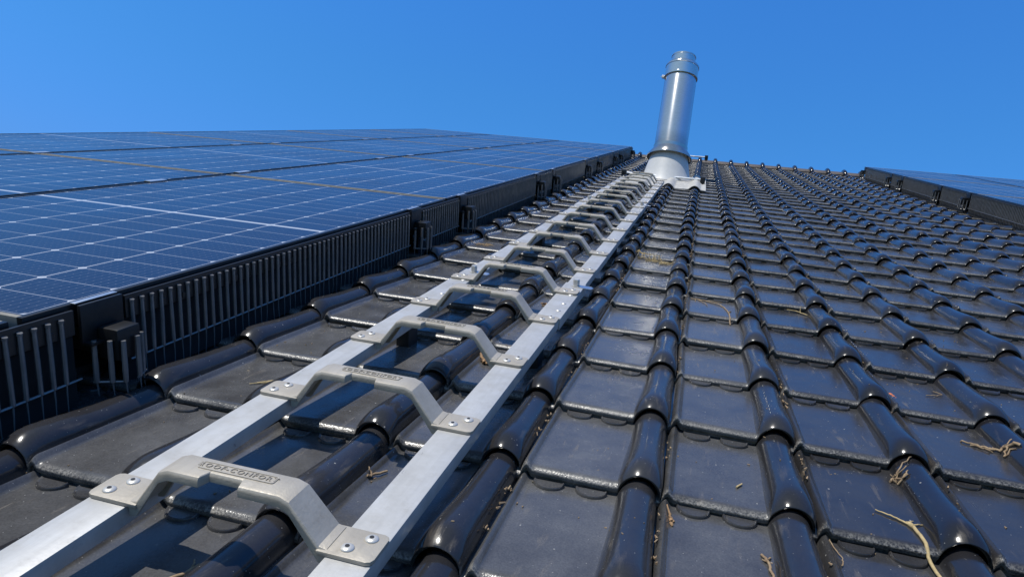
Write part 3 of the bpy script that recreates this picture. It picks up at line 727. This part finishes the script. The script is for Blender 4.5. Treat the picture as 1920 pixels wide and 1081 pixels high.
for k, v in enumerate(rails_l):
    clamp_build(L_EDGE, v, None, 'black end clamp with silver top lip, %s from the front on the left array edge' % ordn(k+1), 'end clamps of the left array')
    rail_build(L_EDGE-0.02, v+0.04, None, 'black mounting rail end poking out below the left array, %s from the front' % ordn(k+1), 'rail ends of the left array')
segs = [-6.0, -0.42] + [x for v in rails_l for x in (v+0.24, v-0.22)][0:0]
bounds = [(-6.0, -0.42)] + [(rails_l[i]+0.24, rails_l[i+1]-0.22) for i in range(len(rails_l)-1)] + [(rails_l[-1]+0.24, 41.1)]
for k, (a, b_) in enumerate(bounds):
    o = link('bird_guard', comb_mesh(b_-a, 0.108, k)); on_roof(o, L_EDGE, a, PH)
    link('shade_backing', shade_backing_mesh(b_-a), o); link('strip', strip_mesh(b_-a, 1), o)
    tag(o, 'black comb bird guard under the left array edge, %s strip from the front' % ordn(k+1), 'bird guard', 'comb strips of the left array')
# mid clamps on the joints between panel columns
mcm = MB(); mcm.box(rp(-0.06, -0.20, 0.008), rp(0.06, 0.20, 0.024), 0.0005); MCM = mcm.mesh('mid_clamp', 'silver')
for c in (1, 2):
    for k, v in enumerate([5.75, 8.15, 14.6, 16.8, 23.0, 25.4, 31.6, 34.0] if c == 1 else [7.7, 14.4, 16.5, 23.0, 25.4, 31.6, 34.0]):
        o = link('mid_clamp', MCM); on_roof(o, L_EDGE - 4.8*c + 0.0, v, PH)
        tag(o, 'small silver clamp on the %s dark joint of the left array, %s from the front' % (('nearer', 'farther')[c-1], ordn(k+1)), 'clamp', 'mid clamps between panels')
# right array edge (faces left)
for k, s_ in enumerate((0.35, 5.9, 7.9, 13.2, 16.3, 22.0)):
    p = R0 - ax_v*s_ - ax_u*0.0
    clamp_build(p.x, p.y, RYAW, 'black end clamp with silver lip on the right array, %s from the ridge' % ordn(k+1), 'end clamps of the right array', -1.0)
    rail_build(p.x+0.02, p.y, RYAW, 'black mounting rail end below the right array edge, %s from the ridge' % ordn(k+1), 'rail ends of the right array', -1.0, 13.0)
lastd = 0.6
for k, s_ in enumerate((5.68, 7.68, 13.0, 16.1, 21.8, 33.4)):
    p = R0 - ax_v*s_
    t = comb_mesh(s_-lastd, 0.108, 6+k); t.transform(Matrix.Scale(-1, 4, (1, 0, 0))); t.flip_normals()
    o = link('bird_guard', t); on_roof(o, p.x, p.y, PH, RYAW)
    t = shade_backing_mesh(s_-lastd); t.transform(Matrix.Scale(-1, 4, (1, 0, 0))); t.flip_normals(); link('shade_backing', t, o); link('strip', strip_mesh(s_-lastd, -1), o)
    tag(o, 'black comb bird guard under the right array edge, %s strip from the ridge' % ordn(k+1), 'bird guard', 'comb strips of the right array')
    lastd = s_ + 0.44

# ------------------------------------------------------------------ dry twigs, straw and leaves lying on the tiles
def surf(u, v):                                                       # height of the tiles under a point
    i = math.ceil(u - 0.18); x = u - i; j = math.floor(v/GAUGE); vv = v - j*GAUGE
    if abs(x) < 0.135: h = tile_h(x/0.14, vv, True)[1]
    else: h = tile_h(x, vv, False)[1]
    return h
def stalk(mb, pts, r0, r1, rr, jit=0.012, lift=0.012, n=6):
    P = []
    for a, b_ in zip(pts, pts[1:]):
        for k in range(5):
            f = k/5; P.append((a[0]*(1-f)+b_[0]*f, a[1]*(1-f)+b_[1]*f))
    P.append(pts[-1]); Q = []
    for k, (u, v) in enumerate(P):
        u += rr.uniform(-jit, jit)*0.5; v += rr.uniform(-jit, jit)
        Q.append((u, v, surf(u, v) + lift + rr.uniform(0, jit)))
    for k in range(1, len(Q)-1): Q[k] = (Q[k][0], Q[k][1], max(Q[k][2], 0.5*(Q[k-1][2]+Q[k+1][2])))
    rad = [(r0*(1-k/(len(Q)-1)) + r1*k/(len(Q)-1))*0.78*S for k in range(len(Q))]
    u0, v0 = pts[0]
    return Q, rad
def litter(name, cat, lab, mat, stalks, seed, jit=0.012):
    rr = random.Random(seed); u0, v0 = stalks[0][0][0]; mb = MB()
    for pts, r0, r1 in stalks:
        Q, rad = stalk(mb, pts, r0, r1, rr, jit)
        mb.tube([rp(q[0]-u0, q[1]-v0, q[2]) for q in Q], rad, 6)
    o = link(name, mb.mesh(name, mat, 70)); on_roof(o, u0, v0, 0.0); tag(o, lab, cat); return o
litter('straw_stalk', 'straw', 'pale forked straw stalk hanging over a tile lip at the lower right', 'straw',
       [([(2.58, 0.40), (2.66, 0.36), (2.745, 0.29), (2.77, 0.26)], 0.006, 0.012), ([(2.77, 0.26), (2.785, 0.14), (2.795, -0.03), (2.815, -0.24), (2.83, -0.36)], 0.016, 0.014), ([(2.77, 0.26), (2.85, 0.32)], 0.010, 0.004), ([(2.76, 0.29), (2.775, 0.24)], 0.024, 0.020), ([(2.745, 0.30), (2.80, 0.34)], 0.008, 0.003)], 1, 0.006)
litter('twig', 'twig', 'knobbly brown twig lying across a tile at the right edge', 'twig',
       [([(3.59, 1.97), (3.70, 1.93), (3.80, 1.90), (3.88, 1.83), (3.93, 1.76)], 0.010, 0.020), ([(3.66, 1.92), (3.74, 1.86), (3.79, 1.82)], 0.012, 0.006), ([(3.80, 1.90), (3.86, 1.93)], 0.016, 0.006), ([(3.84, 1.86), (3.92, 1.88)], 0.014, 0.006), ([(3.88, 1.84), (3.84, 1.77), (3.90, 1.73)], 0.014, 0.008)], 2, 0.022)
litter('twig', 'twig', 'small branching dry root beside a roll, above the forked straw', 'twig',
       [([(2.81, 0.96), (2.87, 1.04), (2.99, 1.20)], 0.012, 0.005), ([(2.82, 0.98), (2.90, 0.92)], 0.014, 0.008), ([(2.86, 1.02), (2.84, 1.10)], 0.008, 0.004), ([(2.85, 0.99), (2.92, 1.06)], 0.009, 0.004), ([(2.86, 0.94), (2.91, 0.97)], 0.012, 0.006)], 3, 0.02)
rr = random.Random(11); st = []
for k in range(46):
    f = rr.random(); u = 0.22 + 0.60*f + rr.uniform(-0.05, 0.05); v = 8.62 - 0.45*f + rr.uniform(-0.12, 0.16); a = rr.uniform(-0.9, 0.9); l = rr.uniform(0.06, 0.22)
    st.append(([(u-l*math.cos(a)/2, v-l*math.sin(a)), (u, v+rr.uniform(-0.03, 0.03)), (u+l*math.cos(a)/2, v+l*math.sin(a))], rr.uniform(0.004, 0.010), 0.004))
litter('nest_heap', 'nest debris', 'heap of dry grass and twigs beside the ladder, first column right of it', 'straw', st, 12, 0.03)
litter('twig', 'twig', 'long curved brown twig arching across a tile to the next roll', 'twig',
       [([(1.24, 5.90), (1.42, 5.86), (1.60, 5.74), (1.70, 5.55), (1.75, 5.16), (1.76, 4.72)], 0.010, 0.012), ([(1.27, 5.87), (1.50, 5.90), (1.68, 5.93)], 0.010, 0.006), ([(1.35, 5.86), (1.45, 5.62), (1.47, 5.45)], 0.008, 0.004), ([(1.30, 5.86), (1.30, 5.7)], 0.007, 0.004), ([(1.74, 5.2), (1.79, 5.3)], 0.012, 0.006)], 4, 0.012)
litter('straw_stalk', 'straw', 'thin pale straw bundle on a tile left of the ladder', 'straw',
       [([(-2.40, 0.46), (-2.30, 0.57), (-2.24, 0.72), (-2.15, 0.92)], 0.005, 0.012), ([(-2.36, 0.52), (-2.26, 0.66), (-2.17, 0.86)], 0.008, 0.008), ([(-2.22, 0.78), (-2.16, 0.98), (-2.08, 1.00)], 0.009, 0.004), ([(-2.18, 0.88), (-2.13, 0.84)], 0.010, 0.005), ([(-2.20, 0.86), (-2.22, 0.99)], 0.008, 0.005)], 5, 0.008)
st = []
for k in range(16):
    u = -2.60 + rr.uniform(-0.13, 0.13); v = 7.72 + rr.uniform(-0.16, 0.16); a = rr.uniform(-0.9, 0.9); l = rr.uniform(0.08, 0.24)
    st.append(([(u-l*math.cos(a)/2, v-l*math.sin(a)), (u+l*math.cos(a)/2, v+l*math.sin(a))], 0.009, 0.005))
litter('nest_heap', 'nest debris', 'loose criss-cross of brown twigs on a tile left of the ladder', 'twig', st, 13, 0.02)
litter('twig', 'twig', 'short twig lying inside the ladder below its second rung', 'twig', [([(-0.78, -0.52), (-0.70, -0.36)], 0.012, 0.010), ([(-0.76, -0.49), (-0.80, -0.44)], 0.010, 0.005)], 6)
litter('twig', 'twig', 'short forked twig at the bottom edge inside the ladder', 'twig', [([(-1.25, -1.84), (-1.18, -1.66), (-1.13, -1.60)], 0.014, 0.010), ([(-1.20, -1.70), (-1.24, -1.62)], 0.010, 0.005)], 7)
st = [([(-0.80, 2.06), (-0.72, 1.93), (-0.64, 1.88)], 0.02, 0.014), ([(-0.76, 1.96), (-0.70, 2.02), (-0.64, 1.98)], 0.024, 0.012), ([(-0.72, 1.92), (-0.67, 1.97)], 0.022, 0.010), ([(-0.83, 2.20), (-0.79, 2.08)], 0.006, 0.005), ([(-0.74, 1.90), (-0.69, 1.88), (-0.64, 1.93)], 0.018, 0.008)]
litter('dry_leaf', 'leaf', 'crumpled brown leaf on a tile inside the ladder', 'leaf', st, 8, 0.03)
litter('dry_leaf', 'leaf', 'twisted orange brown leaf on a tile beside the ladder joint', 'leaf', [([(-0.71, 4.42), (-0.64, 4.34), (-0.58, 4.29), (-0.50, 4.31)], 0.012, 0.02), ([(-0.62, 4.36), (-0.55, 4.38)], 0.018, 0.010), ([(-0.58, 4.24), (-0.52, 4.22)], 0.016, 0.008), ([(-0.60, 4.28), (-0.66, 4.22)], 0.014, 0.006)], 9, 0.03)
litter('straw_stalk', 'straw', 'short pale straw with bent end, third column right of the ladder', 'straw', [([(2.60, 6.06), (2.72, 6.04), (2.80, 5.93), (2.85, 5.84)], 0.008, 0.010), ([(2.77, 5.98), (2.79, 6.12)], 0.007, 0.004)], 10, 0.01)
litter('twig', 'twig', 'dry brown twig at the bottom edge, second column right of the ladder', 'twig', [([(1.785, -0.40), (1.815, -0.46), (1.825, -0.60), (1.83, -0.70)], 0.012, 0.010), ([(1.80, -0.44), (1.84, -0.40)], 0.012, 0.005), ([(1.815, -0.47), (1.785, -0.45)], 0.01, 0.005)], 14)
litter('twig', 'twig', 'thin hooked twig beside a roll left of the forked straw', 'twig', [([(2.215, -0.05), (2.245, -0.13), (2.268, -0.21), (2.262, -0.29), (2.25, -0.31)], 0.005, 0.005)], 15, 0.006)
litter('straw_stalk', 'straw', 'short straw crumb, second column right of the ladder near the bottom', 'straw', [([(1.66, 0.33), (1.70, 0.40)], 0.010, 0.009)], 16, 0.002)
litter('dry_leaf', 'leaf', 'curled brown leaf in the gap beside the first roll right of the ladder', 'leaf', [([(1.20, -0.10), (1.225, -0.17), (1.245, -0.22)], 0.006, 0.016), ([(1.225, -0.20), (1.255, -0.23)], 0.020, 0.012), ([(1.24, -0.24), (1.245, -0.28)], 0.018, 0.008)], 17, 0.01)
litter('twig', 'twig', 'short bent twig on the third column tile, right half of photo', 'twig', [([(3.62, 3.06), (3.72, 3.10), (3.80, 3.18), (3.74, 3.26)], 0.006, 0.005)], 18, 0.006)
litter('twig', 'twig', 'reddish strip of bark stuck beside a roll above the nest heap', 'leaf', [([(1.13, 8.60), (1.145, 8.90), (1.15, 9.25)], 0.018, 0.010)], 19, 0.012)
# orange chips where the glaze is broken
for (u, v, s_, lab) in ((3.25, 2.92, 1.0, 'upper of two orange chips of bare clay beside a roll'), (3.27, 1.66, 0.9, 'lower of two orange chips of bare clay beside a roll')):
    t = MB(); rr2 = random.Random(int(u*100+v*10))
    for q, (du, dv, r_) in enumerate(((0, 0, 0.030), (0.018, -0.05, 0.022), (0.028, -0.10, 0.014))):
        t.lathe([(r_*S*s_, 0.0), (r_*S*s_*0.85, 0.010*S), (r_*S*s_*0.4, 0.016*S)], 9, rp(du, dv, 0.0))
    o = link('clay_chip', t.mesh('clay_chip', 'terracotta')); on_roof(o, u, v, surf(u, v)-0.002); tag(o, lab, 'clay chip', 'orange clay chips')
# crumbs caught in the grooves beside the rolls
t = MB(); rr = random.Random(21)
for i in range(0, 6):
    for j in range(-2, 12):
        if rr.random() < 0.25: continue
        v0 = j*GAUGE + rr.uniform(0.15, 0.9)
        for k in range(rr.randint(3, 11)):
            u = i + 0.165 + rr.uniform(-0.012, 0.022); v = v0 + rr.uniform(-0.28, 0.28); l = rr.uniform(0.01, 0.05); a = rr.uniform(0.9, 2.2)
            w_ = -0.075 + rr.uniform(-0.02, 0.012)
            t.tube([rp(u-l*math.cos(a)/2, v-l*math.sin(a)/2, w_), rp(u+l*math.cos(a)/2, v+l*math.sin(a)/2, w_+rr.uniform(-0.01, 0.01))], [rr.uniform(0.004, 0.010)*S, 0.004*S], 5)
for k in range(900):
    u = rr.uniform(-2.9, 7.0); v = rr.uniform(-2.2, 14.0)**1.0; l = rr.uniform(0.006, 0.022); a = rr.uniform(0, 3.1); w_ = surf(u, v) + 0.006
    t.tube([rp(u-l*math.cos(a)/2, v-l*math.sin(a)/2, w_), rp(u+l*math.cos(a)/2, v+l*math.sin(a)/2, w_)], [rr.uniform(0.003, 0.007)*S, 0.003*S], 5)
cr = link('plant_crumbs', t.mesh('plant_crumbs', 'twig')); cr.matrix_world = MROOF
tag(cr, 'brown plant crumbs caught beside the tile rolls', 'crumbs', kind='stuff')
